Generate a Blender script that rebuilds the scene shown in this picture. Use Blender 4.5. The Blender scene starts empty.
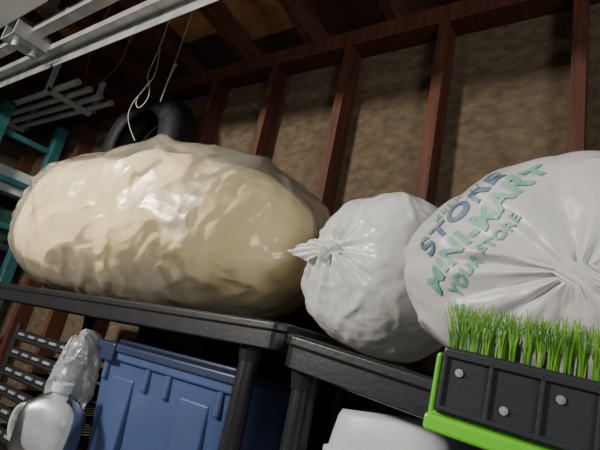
import bpy, bmesh, math, random
from mathutils import Vector, Matrix, noise
from mathutils.bvhtree import BVHTree
random.seed(7)
S=bpy.context.scene
COL=S.collection

# ---------------------------------------------------------------- materials
def newmat(name):
    m=bpy.data.materials.new(name); m.use_nodes=True
    nt=m.node_tree; b=nt.nodes['Principled BSDF']
    return m,nt,b
def mat(name,c1,c2=None,scale=8,rough=.6,metal=0,bump=0,bscale=40,stretch=(1,1,1),spec=.5,detail=5,lo=.35,hi=.65,sub=0,coat=0):
    m,nt,b=newmat(name)
    tc=nt.nodes.new('ShaderNodeTexCoord'); mp=nt.nodes.new('ShaderNodeMapping')
    mp.inputs['Scale'].default_value=stretch
    nt.links.new(tc.outputs['Object'],mp.inputs['Vector'])
    b.inputs['Roughness'].default_value=rough; b.inputs['Metallic'].default_value=metal
    b.inputs['Specular IOR Level'].default_value=spec
    b.inputs['Coat Weight'].default_value=coat
    n=nt.nodes.new('ShaderNodeTexNoise'); n.inputs['Scale'].default_value=scale; n.inputs['Detail'].default_value=detail
    nt.links.new(mp.outputs['Vector'],n.inputs['Vector'])
    cr=nt.nodes.new('ShaderNodeValToRGB')
    c2=c2 or tuple(x*.8 for x in c1)
    cr.color_ramp.elements[0].position=lo; cr.color_ramp.elements[1].position=hi
    cr.color_ramp.elements[0].color=(*c2,1); cr.color_ramp.elements[1].color=(*c1,1)
    nt.links.new(n.outputs['Fac'],cr.inputs['Fac']); nt.links.new(cr.outputs['Color'],b.inputs['Base Color'])
    if bump:
        n2=nt.nodes.new('ShaderNodeTexNoise'); n2.inputs['Scale'].default_value=bscale; n2.inputs['Detail'].default_value=6
        nt.links.new(mp.outputs['Vector'],n2.inputs['Vector'])
        bp=nt.nodes.new('ShaderNodeBump'); bp.inputs['Strength'].default_value=bump; bp.inputs['Distance'].default_value=.01
        nt.links.new(n2.outputs['Fac'],bp.inputs['Height']); nt.links.new(bp.outputs['Normal'],b.inputs['Normal'])
    return m
STUD=mat('stud_wood',(.120,.036,.015),(.060,.018,.009),scale=6,stretch=(8,8,.6),rough=.7,bump=.3)
RAFT=mat('rafter_wood',(.115,.040,.020),(.045,.017,.010),scale=6,stretch=(8,.6,8),rough=.75,bump=.3)
INS=mat('insulation_board',(.165,.118,.070),(.080,.056,.034),scale=22,rough=.95,bump=.8,bscale=70,detail=14,lo=.30,hi=.74,stretch=(1,1,1.6))
SHEATH=mat('roof_sheathing',(.12,.05,.025),(.035,.017,.010),scale=3,rough=.85,bump=.4,detail=8)
OSB=mat('light_roof_panel',(.50,.27,.13),(.24,.11,.05),scale=9,rough=.85,bump=.4,detail=8)
WALLM=mat('painted_wall',(.16,.12,.09),(.10,.075,.055),scale=4,rough=.9,bump=.2)
CONC=mat('concrete_floor',(.25,.24,.22),(.16,.155,.15),scale=4,rough=.85,bump=.3)
BLK=mat('black_plastic',(.016,.016,.019),(.012,.012,.014),scale=20,rough=.38,bump=.05,bscale=120)
STEEL=mat('galvanised_steel',(.55,.56,.57),(.36,.37,.38),scale=14,rough=.38,metal=.55)
DOORM=mat('door_panel_paint',(.52,.54,.55),(.43,.45,.46),scale=4,rough=.5)
RUB=mat('tire_rubber',(.012,.012,.013),rough=.65,bump=.3)
BLUE=mat('blue_tote_plastic',(.062,.092,.21),(.05,.078,.18),scale=5,rough=.36)
BLUED=mat('blue_lid_plastic',(.030,.042,.095),rough=.35)
WHITEP=mat('white_plastic',(.62,.65,.68),(.52,.55,.58),scale=4,rough=.4)
GREYP=mat('charcoal_plastic',(.030,.032,.037),(.022,.024,.028),scale=10,rough=.45,bump=.08,bscale=150)
GREEN=mat('green_plastic',(.16,.62,.03),(.12,.50,.02),scale=6,rough=.4)
BRIST=mat('green_bristle',(.27,.55,.06),(.08,.25,.02),scale=60,rough=.4)
TEAL=mat('teal_painted_steel',(.035,.16,.16),(.02,.10,.11),scale=9,rough=.5)
STRING=mat('white_string',(.6,.58,.55),rough=.8)
REDW=mat('red_wire',(.35,.08,.04),rough=.5)
REDP=mat('red_plastic',(.4,.03,.03),rough=.4)
DKG=mat('dark_green_cloth',(.03,.08,.05),rough=.9)
TXTN=mat('navy_ink',(.11,.17,.25),(.17,.25,.33),scale=30,rough=.5)
TXTG=mat('green_ink',(.13,.38,.28),(.29,.51,.42),scale=25,rough=.5)

def crumple(nt,bstr,scale,vs,dist):
    tc=nt.nodes.new('ShaderNodeTexCoord')
    nz=nt.nodes.new('ShaderNodeTexNoise'); nz.inputs['Scale'].default_value=vs*.7; nz.inputs['Detail'].default_value=2
    nt.links.new(tc.outputs['Object'],nz.inputs['Vector'])
    vm=nt.nodes.new('ShaderNodeVectorMath'); vm.operation='MULTIPLY_ADD'
    vm.inputs[1].default_value=(.25,.25,.25)
    nt.links.new(nz.outputs['Color'],vm.inputs[0]); nt.links.new(tc.outputs['Object'],vm.inputs[2])
    vo=nt.nodes.new('ShaderNodeTexVoronoi'); vo.inputs['Scale'].default_value=vs
    nt.links.new(vm.outputs[0],vo.inputs['Vector'])
    n=nt.nodes.new('ShaderNodeTexNoise'); n.noise_type='RIDGED_MULTIFRACTAL'
    n.inputs['Scale'].default_value=scale; n.inputs['Detail'].default_value=3; n.inputs['Distortion'].default_value=1.2
    nt.links.new(tc.outputs['Object'],n.inputs['Vector'])
    b1=nt.nodes.new('ShaderNodeBump'); b1.inputs['Strength'].default_value=bstr; b1.inputs['Distance'].default_value=dist
    nt.links.new(vo.outputs['Distance'],b1.inputs['Height'])
    b2=nt.nodes.new('ShaderNodeBump'); b2.inputs['Strength'].default_value=bstr*.6; b2.inputs['Distance'].default_value=dist*.2
    nt.links.new(n.outputs['Fac'],b2.inputs['Height']); nt.links.new(b1.outputs['Normal'],b2.inputs['Normal'])
    return b2
def film(name,col,rough=.3,trans=.25,bscale=12,bstr=.5,vs=16,dist=.012):
    m,nt,b=newmat(name)
    b.inputs['Base Color'].default_value=(*col,1); b.inputs['Roughness'].default_value=rough
    bp=crumple(nt,bstr,bscale,vs,dist); nt.links.new(bp.outputs['Normal'],b.inputs['Normal'])
    t=nt.nodes.new('ShaderNodeBsdfTranslucent'); t.inputs['Color'].default_value=(*col,1)
    mx=nt.nodes.new('ShaderNodeMixShader'); mx.inputs[0].default_value=trans
    o=nt.nodes['Material Output']
    nt.links.new(b.outputs[0],mx.inputs[1]); nt.links.new(t.outputs[0],mx.inputs[2]); nt.links.new(mx.outputs[0],o.inputs[0])
    return m
FILM=film('white_bag_film',(.82,.82,.79),rough=.25,trans=.2,bstr=.25,vs=18)
FILM3=film('grey_white_bag_film',(.70,.68,.68),rough=.36,trans=.15,bstr=.25,vs=10)
def clearfilm(name,tint=(.9,.87,.80),base=.15,amp=.4,bscale=9,bstr=.7,vs=9,dist=.02,rough=.2,gls=1.0):
    m,nt,b=newmat(name)
    b.inputs['Base Color'].default_value=(*tint,1); b.inputs['Roughness'].default_value=rough
    bp=crumple(nt,bstr,bscale,vs,dist); nt.links.new(bp.outputs['Normal'],b.inputs['Normal'])
    lw=nt.nodes.new('ShaderNodeLayerWeight'); lw.inputs['Blend'].default_value=.35
    nt.links.new(bp.outputs['Normal'],lw.inputs['Normal'])
    ma=nt.nodes.new('ShaderNodeMath'); ma.operation='MULTIPLY_ADD'; ma.inputs[1].default_value=amp; ma.inputs[2].default_value=base
    nt.links.new(lw.outputs['Facing'],ma.inputs[0])
    tr=nt.nodes.new('ShaderNodeBsdfTransparent')
    mx=nt.nodes.new('ShaderNodeMixShader'); o=nt.nodes['Material Output']
    nt.links.new(ma.outputs[0],mx.inputs[0]); nt.links.new(tr.outputs[0],mx.inputs[1]); nt.links.new(b.outputs[0],mx.inputs[2])
    gl=nt.nodes.new('ShaderNodeBsdfGlossy'); gl.inputs['Roughness'].default_value=rough; gl.inputs['Color'].default_value=(gls,gls,gls,1)
    nt.links.new(bp.outputs['Normal'],gl.inputs['Normal'])
    fr=nt.nodes.new('ShaderNodeFresnel'); fr.inputs['IOR'].default_value=1.42; nt.links.new(bp.outputs['Normal'],fr.inputs['Normal'])
    m2=nt.nodes.new('ShaderNodeMixShader'); nt.links.new(fr.outputs[0],m2.inputs[0]); nt.links.new(mx.outputs[0],m2.inputs[1]); nt.links.new(gl.outputs[0],m2.inputs[2])
    nt.links.new(m2.outputs[0],o.inputs[0])
    return m
CLEAR=clearfilm('clear_bag_film',tint=(.95,.89,.74),base=.05,amp=.40,bstr=.42,vs=9,dist=.02,rough=.22,gls=.85)
CLEAR3=clearfilm('crumpled_clear_film',tint=(.80,.83,.86),base=.16,amp=.5,bscale=8,bstr=.3,vs=14,dist=.015,rough=.25,gls=.6)
MILKY=clearfilm('jug_plastic',tint=(.80,.83,.86),base=.30,amp=.55,bscale=8,bstr=.04,vs=10,dist=.01,rough=.3,gls=.5)
FOAM=mat('cream_foam',(.94,.78,.43),(.86,.69,.35),scale=3,rough=.9,bump=.15,bscale=50)

# ---------------------------------------------------------------- helpers
def mobj(name,bm,m,parent=None,smooth=False,bevel=0):
    me=bpy.data.meshes.new(name); bm.to_mesh(me); bm.free()
    ob=bpy.data.objects.new(name,me); COL.objects.link(ob)
    for mm in (m if isinstance(m,(list,tuple)) else [m]): me.materials.append(mm)
    if smooth:
        for p in me.polygons: p.use_smooth=True
    if bevel:
        b=ob.modifiers.new('bevel','BEVEL'); b.width=bevel; b.segments=3; b.limit_method='ANGLE'
    if parent: ob.parent=parent
    return ob
def empty(name,loc=(0,0,0)):
    e=bpy.data.objects.new(name,None); COL.objects.link(e); e.location=loc; e.empty_display_size=.05; return e
def addbox(bm,lo,hi,M=None,mi=0):
    c=[(lo[i]+hi[i])/2 for i in range(3)]; s=[hi[i]-lo[i] for i in range(3)]
    T=Matrix.Translation(c)@Matrix.Diagonal((*s,1))
    if M: T=M@T
    r=bmesh.ops.create_cube(bm,size=1,matrix=T)
def addcyl(bm,p1,p2,r1,r2=None,seg=20):
    p1=Vector(p1);p2=Vector(p2);d=p2-p1
    q=d.to_track_quat('Z','Y').to_matrix().to_4x4()
    bmesh.ops.create_cone(bm,cap_ends=True,segments=seg,radius1=r1,radius2=r2 if r2 is not None else r1,depth=d.length,matrix=Matrix.Translation((p1+p2)/2)@q)
def box(name,lo,hi,m,parent=None,bevel=0,M=None):
    bm=bmesh.new(); addbox(bm,lo,hi,M); return mobj(name,bm,m,parent,bevel=bevel)
def tube(name,pts,r,m,parent=None):
    cu=bpy.data.curves.new(name,'CURVE'); cu.dimensions='3D'; cu.bevel_depth=r; cu.bevel_resolution=2; cu.resolution_u=10
    sp=cu.splines.new('NURBS'); sp.points.add(len(pts)-1); sp.order_u=3; sp.use_endpoint_u=True
    for i,p in enumerate(pts): sp.points[i].co=(*p,1)
    cu.materials.append(m)
    ob=bpy.data.objects.new(name,cu); COL.objects.link(ob)
    if parent: ob.parent=parent
    return ob
def ridge(v,o=0): return 1-abs(noise.noise(v+Vector((o,o*1.7,-o))))*2
def sup(nx,ny,nz,e): return 1/((abs(nx)**e+abs(ny)**e+abs(nz)**e)**(1/e))

# ---------------------------------------------------------------- cloth-simulated film bags (run first, scene is light)
def clothbag(name,rad,e,pole,seed,NU=180,NV=110,over=1.05,frames=18,press=3.0,pin0=.10,tube=.55,reach=.5,pinw=0,pfreq=4,qual=5,sjit=.03,bend=.05,axial=0.0):
    pole=Vector(pole).normalized(); a=pole.orthogonal().normalized(); b=pole.cross(a)
    bm=bmesh.new(); rows=[]; rest=[]; pw=[]
    for i in range(NV):
        ph=pin0+(math.pi-pin0-.04)*i/(NV-1); row=[]
        for j in range(NU):
            th=2*math.pi*j/NU
            n_=pole*math.cos(ph)+(a*math.cos(th)+b*math.sin(th))*math.sin(ph)
            k=sup(n_.x,n_.y,n_.z,e); p=Vector((n_.x*k*rad[0],n_.y*k*rad[1],n_.z*k*rad[2]))
            jit=1+sjit*math.exp(-ph*.7)*noise.noise(Vector((math.cos(th)*5,math.sin(th)*5,ph*.8+seed)))+.012*noise.noise(n_*9+Vector((seed,0,0)))
            row.append(bm.verts.new(p*jit))
            g=ph/(math.pi*reach); f=max(0,1-g)
            ex=(f**.8)*tube; kk=k*(1-f)+f
            ax=math.cos(ph)
            if ph<math.pi/2: ax=ax*(1-axial)+(math.pi/2-ph)*axial
            q=(pole*ax+(a*math.cos(th)+b*math.sin(th))*(math.sin(ph)*(1-ex)+ex))*kk*over
            rest.append(Vector((q.x*rad[0],q.y*rad[1],q.z*rad[2])))
            w=0
            if pinw: w=pinw*max(0,min(1,(noise.noise(n_*pfreq+Vector((0,seed,3)))-.05)*6))*min(1,ph/.9)
            if i<2: w=1
            pw.append(w)
        rows.append(row)
    for i in range(NV-1):
        for j in range(NU):
            k=(j+1)%NU; bm.faces.new((rows[i][j],rows[i][k],rows[i+1][k],rows[i+1][j]))
    bm.faces.new(list(reversed(rows[0]))); bm.faces.new(rows[-1])
    bmesh.ops.recalc_face_normals(bm,faces=bm.faces)
    me=bpy.data.meshes.new(name); bm.to_mesh(me); bm.free()
    ob=bpy.data.objects.new(name,me); COL.objects.link(ob)
    ob.shape_key_add(name='Basis'); sk=ob.shape_key_add(name='rest')
    for i,q in enumerate(rest): sk.data[i].co=q
    sk.value=0
    vg=ob.vertex_groups.new(name='pin')
    for i,w in enumerate(pw):
        if w>0.001: vg.add([i],w,'REPLACE')
    m=ob.modifiers.new('cloth','CLOTH'); st=m.settings
    st.quality=qual; st.mass=.15; st.tension_stiffness=12; st.compression_stiffness=8; st.shear_stiffness=4; st.bending_stiffness=bend
    st.tension_damping=8; st.compression_damping=8; st.shear_damping=5; st.air_damping=2
    st.vertex_group_mass='pin'; st.rest_shape_key=sk
    st.use_pressure=True; st.uniform_pressure_force=press
    st.effector_weights.gravity=0
    m.collision_settings.use_collision=False
    m.point_cache.frame_start=1; m.point_cache.frame_end=frames
    return ob
simbig=clothbag('s1',(.62,.255,.262),2.7,(-.75,-.35,.45),1.3,NU=150,NV=160,over=1.11,press=.5,pinw=.45,pfreq=3.8,tube=.5,sjit=.04,reach=.7,axial=.5)
sim2=clothbag('s2',(.164,.160,.162),2.25,(-.30,-.95,.08),4.3,NU=180,NV=110,over=1.03,press=4.5,pinw=0,reach=.50,tube=.72,pin0=.12,sjit=.07,axial=1.0,bend=.02)
sim3=clothbag('s3',(.252,.188,.150),2.35,(-.10,-.95,-.22),7.1,over=1.04,press=2.0,pinw=.08,pfreq=2.2,reach=.60,tube=.50,pin0=.08,axial=.9,sjit=.05,bend=.02)
simc=clothbag('s4',(.058,.055,.135),2.4,(-.2,-.5,.85),2.1,NU=90,NV=80,over=1.18,press=.5,pinw=.7,pfreq=3.0,tube=.8,reach=.9,pin0=.12,sjit=.1,axial=.6,bend=.02)
NF=18
for f_ in range(1,NF+1): S.frame_set(f_)
def take(ob,name,m,loc,zfloor,rotz=0,post=None,parent=None):
    dg=bpy.context.evaluated_depsgraph_get()
    me=bpy.data.meshes.new_from_object(ob.evaluated_get(dg)); bpy.data.objects.remove(ob)
    bm=bmesh.new(); bm.from_mesh(me)
    Rz=Matrix.Rotation(rotz,3,'Z'); z0=zfloor-loc[2]
    for v in bm.verts:
        p=v.co.copy()
        if post: p=post(p)
        p=Rz@p
        if p.z<z0+.02: p.z=z0+.02-.02*(1-math.exp(-(z0+.02-p.z)/.02))
        v.co=p
    o=mobj(name,bm,m,parent,smooth=True); o.location=loc
    return o
def lumps(amp,fr,seed):
    def f(p):
        n_=p.normalized()
        return p+n_*(amp*noise.noise(p*fr+Vector((seed,0,0)))+amp*.35*(max(0,ridge(p*fr*1.3,seed))**4))
    return f
def zL(x): return 1.582+(x+2.02)*(.024/1.505)-.012
def zR(x): return 1.586-(x+.462)*(.100/.982)-.010
c2=Vector((-.388,.848,1.742))
b2=take(sim2,'tied_white_trash_bag',FILM,c2,zR(-.41)-.002,post=lumps(.012,9,2))
c3=Vector((-.008,.688,1.716))
b3=take(sim3,'printed_white_store_bag',FILM3,c3,zR(-.03)-.004,post=lumps(.016,7,5))
take(simc,'crumpled_clear_bag',CLEAR3,Vector((-1.285,.80,1.36)),1.0,post=lumps(.02,12,3))
cb=Vector((-1.285,.91,1.845))
big=empty('foam_bundle_in_clear_bag',cb)
def bend(p):
    q=p.copy(); t_=max(-1,min(1,p.x/.63))
    q.z*=1-.10*max(0,-t_)**1.8+.05*max(0,t_)
    q.z+=.010*math.sin(t_*4+.5)
    n_=p.normalized()
    q+=n_*.026*noise.noise(n_*1.7+Vector((2.2,0,4)))
    return q
def clearpost(p):
    q=bend(p); n_=p.normalized()
    w=q*2.4+Vector((noise.noise(q*3),noise.noise(q*3+Vector((7,0,0))),0))*.6
    top=max(0,n_.z)
    q+=n_*(.004+.018*(.4+1.5*top)*max(0,ridge(w,2))**4+.008*max(0,ridge(w*2.2,5))**5)
    return q
take(simbig,'clear_bag',CLEAR,(0,0,0),zL(-1.3)-cb.z,rotz=math.radians(7),post=clearpost,parent=big)
S.frame_set(1)

def bag(name,c,rad,e,m,zfloor,func,sub=7,rotz=0,parent=None):
    bm=bmesh.new(); bmesh.ops.create_icosphere(bm,subdivisions=sub,radius=1)
    for v in bm.verts:
        n_=v.co.normalized(); k=sup(n_.x,n_.y,n_.z,e)
        v.co=func(n_,Vector((n_.x*k*rad[0],n_.y*k*rad[1],n_.z*k*rad[2])))
    Rz=Matrix.Rotation(rotz,3,'Z')
    for v in bm.verts:
        p=Rz@v.co
        if p.z+c[2]<zfloor+.02:
            t_=(zfloor+.02-(p.z+c[2])); p.z=zfloor-c[2]+.02-.02*(1-math.exp(-t_/.02))
        v.co=p
    ob=mobj(name,bm,m,parent,smooth=True); ob.location=c
    return ob
def foamf(n_,p):
    q=bend(p)
    s=Vector((q.x+.05,q.y*.5,q.z+.30)); rr=s.length+.10*noise.noise(q*2.6)+.02*noise.noise(q*6)
    w=rr*9.5; fr_=w-math.floor(w)
    step=((fr_**2.0)-(max(0,fr_-.82)/.18)**2)*.030
    m_=max(0,min(1,(.32-q.x)*2.2))
    q+=n_*(step*m_-.018+.010*noise.noise(q*4.5)+.003*noise.noise(q*11))
    return q
bag('foam',(0,0,0),(.602,.240,.250),2.8,FOAM,zL(-1.3)-cb.z+.008,foamf,sub=7,rotz=math.radians(7),parent=big)

# ---------------------------------------------------------------- room
WY=1.31
box('floor',(-4,-3,-.1),(3,1.6,0),CONC)
box('wall_back',(-4,WY+.09,0),(3,WY+.14,2.9),INS)
box('wall_left',(-4.1,-3,0),(-4,1.6,3.6),WALLM)
fr=empty('wall_framing')
bm=bmesh.new()
for i in range(-7,6):
    x=-.93+i*.40
    if i==2: x=-.10
    if i==1: x=-.53
    addbox(bm,(x-.02,WY,0.04),(x+.02,WY+.088,2.82))
mobj('studs',bm,STUD,fr,bevel=.002)
box('top_plate',(-4,WY-.003,2.82),(3,WY+.09,2.90),STUD,fr,bevel=.003)
box('sole_plate',(-4,WY,0),(3,WY+.09,.04),STUD,fr)
ce=empty('ceiling',(0,WY,2.90))
Mr=Matrix.Rotation(math.radians(-9),4,'X')
bm=bmesh.new()
for i in range(-8,10):
    x=-.75+i*.40
    addbox(bm,(x-.02,-4,.0),(x+.02,.1,.13),Mr)
mobj('rafters',bm,RAFT,ce,bevel=.002)
box('sheathing',(-4,-4.2,.13),(3,.12,.16),SHEATH,ce,M=Mr)
bm=bmesh.new()
addbox(bm,(-1.93,-.50,.118),(-1.58,-.12,.129),Mr); addbox(bm,(-1.53,-.30,.118),(-1.18,-.02,.129),Mr); addbox(bm,(-1.12,-.42,.118),(-.80,-.18,.129),Mr); addbox(bm,(-2.73,-.9,.118),(-2.4,-.3,.129),Mr)
mobj('light_panels',bm,OSB,ce)

# ---------------------------------------------------------------- garage door overhead + track
gd=empty('overhead_garage_door')
bm=bmesh.new()
for k in range(5):
    addbox(bm,(-3.6+k*.62,-2.2,2.62),(-3.0+k*.62,.50,2.66))
    for j in range(4): addbox(bm,(-3.55+k*.62,-2.1+j*.62,2.612),(-3.05+k*.62,-1.6+j*.62,2.62))
mobj('panels',bm,DOORM,gd,bevel=.006)
bm=bmesh.new()
for x in (-3.3,-2.1,-.9):
    addbox(bm,(x-.015,.40,2.66),(x+.015,.43,3.06)); addbox(bm,(x-.015,-1.6,2.66),(x+.015,-1.57,3.4))
mobj('support_straps',bm,STEEL,gd)
tr=empty('garage_door_track')
bm=bmesh.new()
addbox(bm,(-3.98,.695,2.54),(-.3,.699,2.60)); addbox(bm,(-3.98,.64,2.596),(-.3,.699,2.60)); addbox(bm,(-3.98,.64,2.572),(-.3,.644,2.60))
mobj('rail',bm,STEEL,tr,bevel=.001)
bm=bmesh.new()
addbox(bm,(-3.98,.56,2.60),(-.3,.564,2.64)); addbox(bm,(-3.98,.56,2.60),(-.3,.60,2.604))
mobj('perforated_angle',bm,STEEL,tr,bevel=.001)
bm=bmesh.new()
addbox(bm,(-2.12,.50,2.55),(-2.00,.64,2.556)); addbox(bm,(-2.12,.50,2.55),(-2.114,.64,2.70));addbox(bm,(-2.006,.50,2.55),(-2.0,.64,2.62))
addcyl(bm,(-2.06,.54,2.53),(-2.06,.54,2.56),.014); addcyl(bm,(-2.06,.61,2.53),(-2.06,.61,2.56),.014)
mobj('hanger_bracket',bm,STEEL,tr,bevel=.002)
bm=bmesh.new()
for x in (-2.11,-.9,-3.2): addbox(bm,(x,.61,2.60),(x+.004,.64,3.02))
mobj('straps',bm,STEEL,tr)

# ---------------------------------------------------------------- tire
bm=bmesh.new()
prof=[(.17,-.07),(.20,-.085),(.25,-.085),(.285,-.07),(.295,-.04),(.297,0),(.295,.04),(.285,.07),(.25,.085),(.20,.085),(.17,.07)]
n=64; rings=[]
for i in range(n):
    a=2*math.pi*i/n; rr=[]
    for (r_,h) in prof:
        q=r_*(1-(.012 if (i%2 and r_>.28) else 0)); rr.append(bm.verts.new((q*math.cos(a),h,q*math.sin(a))))
    rings.append(rr)
for i in range(n):
    for j in range(len(prof)-1):
        bm.faces.new((rings[i][j],rings[i][j+1],rings[(i+1)%n][j+1],rings[(i+1)%n][j]))
t=mobj('tire',bm,RUB,smooth=True); t.location=(-1.97,1.20,2.40)
sm=t.modifiers.new('s','SOLIDIFY'); sm.thickness=.01
tube('tire_hanging_rope',[(-1.97,1.2,2.69),(-1.98,1.2,2.80),(-1.97,1.22,2.93)],.006,STRING)

# ---------------------------------------------------------------- shelving units
def shelf_unit(name,x0,x1,y0,y1,zl,zr,legs,h=.055):
    e=empty(name)
    W=x1-x0; D=y1-y0
    k=(zr-zl)/W
    def bd(z,nm):
        bm=bmesh.new()
        rc=.035
        out=[]
        for cx,cy,a0 in ((W-rc,D-rc,0),(rc,D-rc,90),(rc,rc,180),(W-rc,rc,270)):
            for s in range(7):
                a=math.radians(a0+s*15); out.append((cx+rc*math.cos(a),cy+rc*math.sin(a)))
        def ring(ins,zz):
            r=[]
            for (x,y) in out:
                dx=(x-W/2)/(W/2); dy=(y-D/2)/(D/2)
                r.append(bm.verts.new((x-ins*dx,y-ins*dy,zz)))
            return r
        lv=[ring(.012,-h),ring(.004,-h*.96),ring(.004,-h*.35),ring(.0,-h*.30),ring(0,-.004),ring(.004,0),ring(.012,0),ring(.016,-.004),ring(.018,-.014)]
        for a,b in zip(lv,lv[1:]):
            for i in range(len(out)):
                j=(i+1)%len(out); bm.faces.new((a[i],a[j],b[j],b[i]))
        bm.faces.new(lv[-1])
        inn=ring(.024,-h); top=ring(.024,-.02)
        for i in range(len(out)):
            j=(i+1)%len(out); bm.faces.new((lv[0][j],lv[0][i],inn[i],inn[j])); bm.faces.new((inn[j],inn[i],top[i],top[j]))
        bm.faces.new(list(reversed(top)))
        nx=int(W/.09)
        for i in range(1,nx): addbox(bm,(W*i/nx-.003,.02,-h*.9),(W*i/nx+.003,D-.02,-.018))
        for i in range(1,4): addbox(bm,(.02,D*i/4-.003,-h*.9),(W-.02,D*i/4+.003,-.018))
        for v in bm.verts: v.co=(x0+v.co.x, y0+v.co.y, z+v.co.z+k*v.co.x)
        bmesh.ops.recalc_face_normals(bm,faces=bm.faces)
        return mobj(nm,bm,BLK,e,bevel=.0015)
    bd(zl,'top_board')
    for i,dz in enumerate((.52,1.0,1.45)): bd(zl-dz,'board_%d'%(i+1))
    bm=bmesh.new()
    for lx in legs:
        for ly in (y0+.05,y1-.05):
            zt=zl+k*(lx-x0)-h*.6
            addcyl(bm,(lx,ly,0),(lx,ly,zt),.021,.021,24)
            for dz in (0,.52,1.0,1.45):
                if zt-dz>0.1: addcyl(bm,(lx,ly,zt-dz-.05),(lx,ly,zt-dz),.023,.030,24)
    mobj('legs',bm,BLK,e,smooth=False)
    return e
shelf_unit('storage_shelf',-2.02,-.515,.70,1.20,1.582,1.606,(-.62,-1.88))
shelf_unit('storage_shelf.001',-.462,.52,.62,1.06,1.586,1.486,(-.425,.47))

# ---------------------------------------------------------------- knots + print
def knot(parent,loc,ear_dirs,m,r=.012):
    bm=bmesh.new()
    bmesh.ops.create_icosphere(bm,subdivisions=4,radius=r)
    for v in bm.verts: v.co+=v.co.normalized()*.004*ridge(v.co*90)
    for (d,Lk,wd) in ear_dirs:
        d=Vector(d).normalized(); s=d.cross(Vector((.5,-.8,.2))).normalized(); t_=d.cross(s)
        N=14; M=26; g=[]
        for i in range(N):
            u=i/(N-1); row=[]
            for j in range(M):
                w=(j/(M-1)-.5)
                wid=.010+wd*u**.8*(1-.35*u*u)
                tip=1-.45*abs(w)*2*u
                row.append(bm.verts.new(d*(Lk*u*tip)+s*w*wid+t_*(.003*math.sin(j*.9)*(.4+u)+.012*u*u)))
            g.append(row)
        for i in range(N-1):
            for j in range(M-1): bm.faces.new((g[i][j],g[i][j+1],g[i+1][j+1],g[i+1][j]))
    ob=mobj('knot',bm,m,None,smooth=True); ob.parent=parent; ob.location=loc
    return ob
bpy.context.view_layer.update()
bvh2=BVHTree.FromObject(b2,bpy.context.evaluated_depsgraph_get())
pd=Vector((-.30,-.95,.08)).normalized()
h=bvh2.ray_cast(pd*2,-pd)
kl=(h[0] if h[0] else pd*.155)+pd*.004
knot(b2,kl,[((-.93,-.25,-.14),.095,.050),((-.8,-.5,.35),.04,.03),((-.4,-.6,-.7),.035,.025)],FILM,r=.010)

bvh=BVHTree.FromObject(b3,bpy.context.evaluated_depsgraph_get())
nrm=Vector((-.35,-.93,.02)).normalized()
Rv=Vector((.8156,.5429,.1999)); Uv=Vector((-.0038,-.3404,.9402))
def printtext(txt,ctr,du,dv,size,ang,m,nm,sx=1,bold=.028):
    cu=bpy.data.curves.new('t','FONT'); cu.body=txt; cu.size=size; cu.align_x='CENTER'; cu.align_y='CENTER'; cu.offset=size*bold; cu.space_character=1.08
    to=bpy.data.objects.new('t',cu); COL.objects.link(to); bpy.context.view_layer.update()
    me=to.evaluated_get(bpy.context.evaluated_depsgraph_get()).to_mesh()
    bm=bmesh.new(); bm.from_mesh(me)
    bpy.data.objects.remove(to)
    bmesh.ops.triangulate(bm,faces=bm.faces)
    for _ in range(6):
        es=[e_ for e_ in bm.edges if e_.calc_length()>.0035]
        if not es: break
        bmesh.ops.subdivide_edges(bm,edges=es,cuts=1); bmesh.ops.triangulate(bm,faces=bm.faces)
    T=Rv*math.cos(ang)+Uv*math.sin(ang); T=(T-nrm*T.dot(nrm)).normalized(); V=nrm.cross(T)
    if V.z<0: V=-V
    dead=[]
    for v in bm.verts:
        P=Vector(ctr)+T*(v.co.x*sx+du)+V*(v.co.y+dv)+nrm*.4
        h=bvh.ray_cast(P-c3,-nrm)
        if h[0] is None: dead.append(v)
        else: v.co=h[0]+nrm*.0012+h[1]*.0006
    bmesh.ops.delete(bm,geom=dead,context='VERTS')
    return mobj(nm,bm,m,b3,smooth=True)
C3=Vector((-.142,.53,1.740))
A=math.radians(36)
printtext('KEEP THE',C3,.020,.058,.020,A,TXTG,'print_top')
printtext('STORE',C3,.004,.029,.042,A,TXTN,'print_store',sx=1.0)
printtext('MINI-MART',C3,.004,-.009,.036,A,TXTG,'print_mini',bold=.04)
printtext('YOUR STORE',C3,-.02,-.038,.018,A,TXTG,'print_foot')

# ---------------------------------------------------------------- push broom (bristles up, handle down)
br=empty('push_broom')
Mb=Matrix.Translation((-.115,.375,1.582))@Matrix.Rotation(math.radians(2),4,'Z')@Matrix.Rotation(math.radians(4),4,'Y')@Matrix.Rotation(math.radians(4),4,'X')
L=.40
bm=bmesh.new()
addbox(bm,(0,0,-.052),(L,.05,0),Mb)
mobj('block',bm,GREYP,br,bevel=.003)
bm=bmesh.new()
for x in [0.002+.0345*i for i in range(12)]:
    addbox(bm,(x,-.003,-.046),(x+.003,.001,-.004),Mb)
addbox(bm,(0.002,-.003,-.008),(L-.002,.001,-.004),Mb); addbox(bm,(0.002,-.003,-.049),(L-.002,.001,-.045),Mb)
mobj('face_ribs',bm,GREYP,br,bevel=.001)
bm=bmesh.new()
for i in range(11):
    for zz in (-.018 if i%2==0 else -.036,):
        p=Mb@Vector((.015+.0345*i,-.0015,zz)); q=Mb@Vector((.015+.0345*i,.002,zz)); addcyl(bm,p,q,.0030,.0030,16)
        p2=Mb@Vector((.015+.0345*i,-.0022,zz)); addcyl(bm,p2,p,.0014,.0014,12)
mobj('screws',bm,STEEL,br)
bm=bmesh.new()
addbox(bm,(-.006,.004,-.066),(L+.006,.046,-.050),Mb); addbox(bm,(-.006,.004,-.066),(0,.046,-.006),Mb)
addbox(bm,(-.006,-.004,-.066),(L+.006,.006,-.053),Mb)
mobj('green_bumper',bm,GREEN,br,bevel=.003)
bm=bmesh.new()
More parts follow.
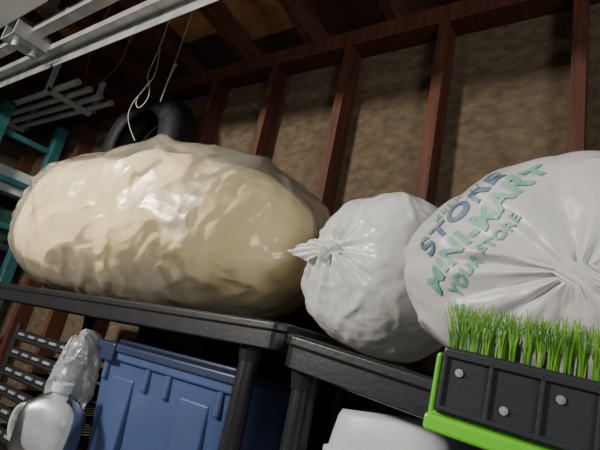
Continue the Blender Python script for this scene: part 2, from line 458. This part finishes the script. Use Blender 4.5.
for ix in range(44):
    for iy in range(4):
        bx=.004+ix*.009+random.uniform(-.0015,.0015); by=.006+iy*.012
        th_=random.uniform(.90,1.05)
        for k in range(13):
            x=bx+random.uniform(-.002,.002); y=by+random.uniform(-.002,.002)
            h=random.uniform(.032,.043)*th_; lx=random.gauss(0,.0045)+(x-bx)*1.5-(.008 if ix<2 else 0)*random.random(); ly=random.gauss(0,.004)-(0.003 if iy==0 else 0)
            w=.00042; a=random.uniform(0,3.14); dx=w*math.cos(a); dy=w*math.sin(a)
            pr=None
            for s in range(4):
                u=s/3; cx=x+lx*u*u; cy=y+ly*u*u; cz=-.002+h*u
                ww=1-.35*u
                v1=bm.verts.new(Mb@Vector((cx-dx*ww,cy-dy*ww,cz))); v2=bm.verts.new(Mb@Vector((cx+dx*ww,cy+dy*ww,cz)))
                v3=bm.verts.new(Mb@Vector((cx-dy*ww,cy+dx*ww*1.6,cz)))
                if pr:
                    bm.faces.new((pr[0],pr[1],v2,v1)); bm.faces.new((pr[1],pr[2],v3,v2)); bm.faces.new((pr[2],pr[0],v1,v3))
                pr=(v1,v2,v3)
mobj('bristles',bm,BRIST,br)
bm=bmesh.new()
p=Mb@Vector((L/2,.025,-.05)); addcyl(bm,p,(p.x,p.y-.02,p.z-.06),.018,.015); addcyl(bm,(p.x,p.y-.02,p.z-.05),(p.x,p.y-.15,0.005),.012,.012)
mobj('handle',bm,STEEL,br)

# ---------------------------------------------------------------- under-shelf things
def tote(name,x0,x1,y0,y1,z0,z1,m,ml,taper=.03):
    e=empty(name)
    bm=bmesh.new()
    addbox(bm,(x0,y0,z0),(x1,y1,z1-.03))
    cx=(x0+x1)/2; cy=(y0+y1)/2
    for v in bm.verts:
        if v.co.z<z0+.01: v.co.x+= taper if v.co.x<cx else -taper; v.co.y+= taper if v.co.y<cy else -taper
    for (xa,xb) in ((x0+.06,cx-.09),(cx+.09,x1-.06)):
        addbox(bm,(xa,y0+.000,z0+.05),(xb,y0+.03,z1-.09))
    for xa in (x0+.02,cx-.05,cx+.03,x1-.04): addbox(bm,(xa,y0-.006,z1-.11),(xa+.018,y0+.02,z1-.03))
    addbox(bm,(x0-.008,y0-.010,z1-.055),(x1+.008,y1+.008,z1-.03))
    mobj('body',bm,m,e,bevel=.006)
    bm=bmesh.new()
    addbox(bm,(x0-.016,y0-.018,z1-.034),(x1+.016,y1+.014,z1-.012)); addbox(bm,(x0+.02,y0+.02,z1-.012),(x1-.02,y1-.02,z1))
    addbox(bm,(x0+.01,y0-.024,z1-.06),(x0+.07,y0-.012,z1-.012)); addbox(bm,(x0-.02,y0+.1,z1-.07),(x0-.008,y0+.22,z1-.012))
    mobj('lid',bm,ml,e,bevel=.005)
    return e
tote('blue_storage_tote',-1.17,-.68,.79,1.14,1.088,1.498,BLUE,BLUED)
tote('white_lidded_bin',-.385,-.10,.72,.98,1.072,1.40,WHITEP,WHITEP,.02)
# shallow basin, upside down: sloped walls, rolled rim, stepped base
bm=bmesh.new()
ringsb=[]
for (s_,z_) in ((1.0,0),(1.03,.004),(1.03,.012),(.97,.014),(.90,.060),(.86,.070),(.60,.072),(.58,.066),(.01,.066)):
    row=[]
    for i in range(48):
        a=2*math.pi*i/48; c_,s2=math.cos(a),math.sin(a); k=1/((abs(c_)**5+abs(s2)**5)**.2)
        row.append(bm.verts.new((c_*k*.105*s_,s2*k*.10*s_,z_+.10*c_*k*.105)))
    ringsb.append(row)
for r1_,r2_ in zip(ringsb,ringsb[1:]):
    for i in range(48):
        j=(i+1)%48; bm.faces.new((r1_[i],r1_[j],r2_[j],r2_[i]))
bm.faces.new(ringsb[-1])
ob=mobj('white_plastic_basin',bm,WHITEP,smooth=True); ob.location=(-.280,.765,1.425)

bm=bmesh.new()
addcyl(bm,(-.487,.93,.62),(-.487,.93,1.30),.02,.02,32); addcyl(bm,(-.487,.93,1.30),(-.487,.93,1.40),.02,.012,32); addcyl(bm,(-.487,.93,1.40),(-.487,.93,1.43),.014,.014,24)
mobj('red_bottle',bm,REDP,bevel=.003)

wb=empty('stacked_wire_rack')
bm=bmesh.new()
for k in range(6):
    z=1.10+k*.062
    x0,x1,y0,y1=-1.80,-1.40,.84,1.12
    for (a,b_) in (((x0,y0,z),(x1,y0,z)),((x0,y1,z),(x1,y1,z)),((x0,y0,z),(x0,y1,z)),((x1,y0,z),(x1,y1,z))): addcyl(bm,a,b_,.008,.008,8)
    addbox(bm,(x0,y0,z+.008),(x1,y0+.008,z+.030))
    for i in range(1,12):
        x=x0+(x1-x0)*i/12; addcyl(bm,(x,y0,z),(x,y1,z),.003,.003,6)
for x in (-1.80,-1.40):
    for y in (.84,1.12): addcyl(bm,(x,y,1.075),(x,y,1.46),.010,.010,12)
mobj('wire_frame',bm,BLK,wb)
bm=bmesh.new()
for k in range(6):
    z=1.10+k*.062
    for i in range(5): addbox(bm,(-1.78+i*.075,.834,z+.012),(-1.735+i*.075,.842,z+.020))
mobj('label_holders',bm,STEEL,wb)

jg=empty('clear_plastic_jug')
bm=bmesh.new()
prof=[(.0,0),(.062,0),(.068,.01),(.068,.10),(.064,.105),(.068,.11),(.068,.19),(.062,.215),(.045,.238),(.024,.248),(.022,.253),(.022,.265),(0,.265)]
n=48; rg=[]
def sq(a):
    c,s=math.cos(a),math.sin(a); k=1/((abs(c)**4+abs(s)**4)**.25); return c*k,s*k
for i in range(n):
    a=2*math.pi*i/n; row=[]
    for (r_,h) in prof:
        c,s=sq(a); t_=1 if r_>.05 else 0
        cc=c*t_+math.cos(a)*(1-t_); ss=s*t_+math.sin(a)*(1-t_)
        row.append(bm.verts.new((r_*cc*1.1,r_*ss*.75,h)))
    rg.append(row)
for i in range(n):
    for j in range(len(prof)-1):
        bm.faces.new((rg[i][j],rg[i][j+1],rg[(i+1)%n][j+1],rg[(i+1)%n][j]))
bmesh.ops.remove_doubles(bm,verts=bm.verts,dist=.0001)
mobj('bottle',bm,MILKY,jg,smooth=True)
bm=bmesh.new(); addcyl(bm,(0,0,.253),(0,0,.275),.026,.026,28); mobj('cap',bm,WHITEP,jg,bevel=.002)
tube('handle',[(.055,-.0,.20),(.095,0,.21),(.112,0,.17),(.10,0,.12),(.074,0,.11)],.008,MILKY,jg)
jg.location=(-1.165,.70,1.09); jg.rotation_euler=(0,0,math.radians(205))

# ---------------------------------------------------------------- far left things
rk=empty('teal_rack_frame')
bm=bmesh.new()
addbox(bm,(-3.06,1.20,0),(-3.00,1.26,2.66)); addbox(bm,(-3.06,.86,0),(-3.00,.92,2.66))
for k in range(9): addbox(bm,(-3.05,.88,.3+k*.27),(-3.02,1.24,.335+k*.27))
mobj('upright',bm,TEAL,rk,bevel=.003)
box('beams',(-3.9,.86,2.14),(-3.0,.92,2.20),WHITEP,rk,bevel=.003)
box('beams_low',(-3.9,.86,1.80),(-3.0,.92,1.86),WHITEP,rk,bevel=.003)
box('rack_deck',(-3.9,.9,2.12),(-3.06,1.22,2.14),GREYP,rk)
box('rack_deck_low',(-3.9,.9,1.80),(-3.06,1.22,1.84),GREYP,rk)
box('white_carton',(-3.7,.93,2.142),(-3.08,1.2,2.30),WHITEP,bevel=.01)
box('folded_green_tarp',(-3.7,.93,1.842),(-3.08,1.2,2.05),DKG,bevel=.03)
bm=bmesh.new()
for k in range(4): addcyl(bm,(-3.95,.98+k*.07,2.74),(-2.45,.98+k*.07,2.74),.018,.018,14)
for x in (-3.6,-2.7): addbox(bm,(x-.02,.93,2.70),(x+.02,1.23,2.722)); addbox(bm,(x-.02,.93,2.70),(x+.02,.95,3.0)); addbox(bm,(x-.02,1.21,2.70),(x+.02,1.23,2.95))
mobj('white_pipes',bm,WHITEP)

st=empty('hanging_string')
tube('loop_1',[(-1.80,1.0,2.98),(-1.79,1.0,2.8),(-1.83,1.0,2.66),(-1.78,1.0,2.60),(-1.74,1.0,2.52),(-1.80,1.0,2.46),(-1.86,1.0,2.54),(-1.78,1.0,2.62)],.0022,STRING,st)
tube('loop_2',[(-1.79,1.0,2.8),(-1.75,1.0,2.66),(-1.78,1.0,2.60),(-1.86,.99,2.50),(-1.84,.99,2.40),(-1.74,1.0,2.30)],.002,STRING,st)
tube('loop_3',[(-1.66,1.02,3.0),(-1.66,1.02,2.75),(-1.68,1.02,2.5)],.0018,STRING,st)
wr=empty('loose_electrical_wire')
tube('wire_1',[(-3.2,1.2,2.86),(-2.6,1.1,2.78),(-2.2,1.05,2.82),(-1.9,.9,2.90),(-1.4,.8,2.98)],.005,REDW,wr)
tube('wire_2',[(-2.9,1.25,2.8),(-2.5,1.0,2.88),(-2.0,.8,2.86),(-1.7,.7,3.0)],.004,REDW,wr)

# ---------------------------------------------------------------- lights
def area(name,loc,tgt,size,power,col=(1,1,1)):
    l=bpy.data.lights.new(name,'AREA'); l.size=size; l.energy=power; l.color=col
    o=bpy.data.objects.new(name,l); COL.objects.link(o); o.location=loc
    o.rotation_euler=(Vector(tgt)-Vector(loc)).to_track_quat('-Z','Y').to_euler()
area('doorway_daylight',(1.9,-1.2,2.1),(-.8,.85,1.7),.8,36,(1,.98,.96))
area('side_window_light',(-2.0,-1.3,2.5),(-1.0,.9,1.9),.35,98,(1,.95,.86))
w=bpy.data.worlds.new('w'); S.world=w; w.use_nodes=True
w.node_tree.nodes['Background'].inputs[0].default_value=(.55,.65,.8,1); w.node_tree.nodes['Background'].inputs[1].default_value=.13

# ---------------------------------------------------------------- camera
yaw=math.radians(37); p=math.radians(16); r=math.radians(12)
F=Vector((-math.sin(yaw)*math.cos(p),math.cos(yaw)*math.cos(p),math.sin(p)))
R0=F.cross(Vector((0,0,1))).normalized();U0=R0.cross(F)
R=math.cos(r)*R0+math.sin(r)*U0;U=math.cos(r)*U0-math.sin(r)*R0
cam=bpy.data.cameras.new('camera'); co=bpy.data.objects.new('camera',cam); COL.objects.link(co)
cam.sensor_width=36; cam.lens=27; cam.clip_start=.02
M=Matrix((R,U,-F)).transposed().to_4x4(); M.translation=(0,0,1.55); co.matrix_world=M
S.camera=co
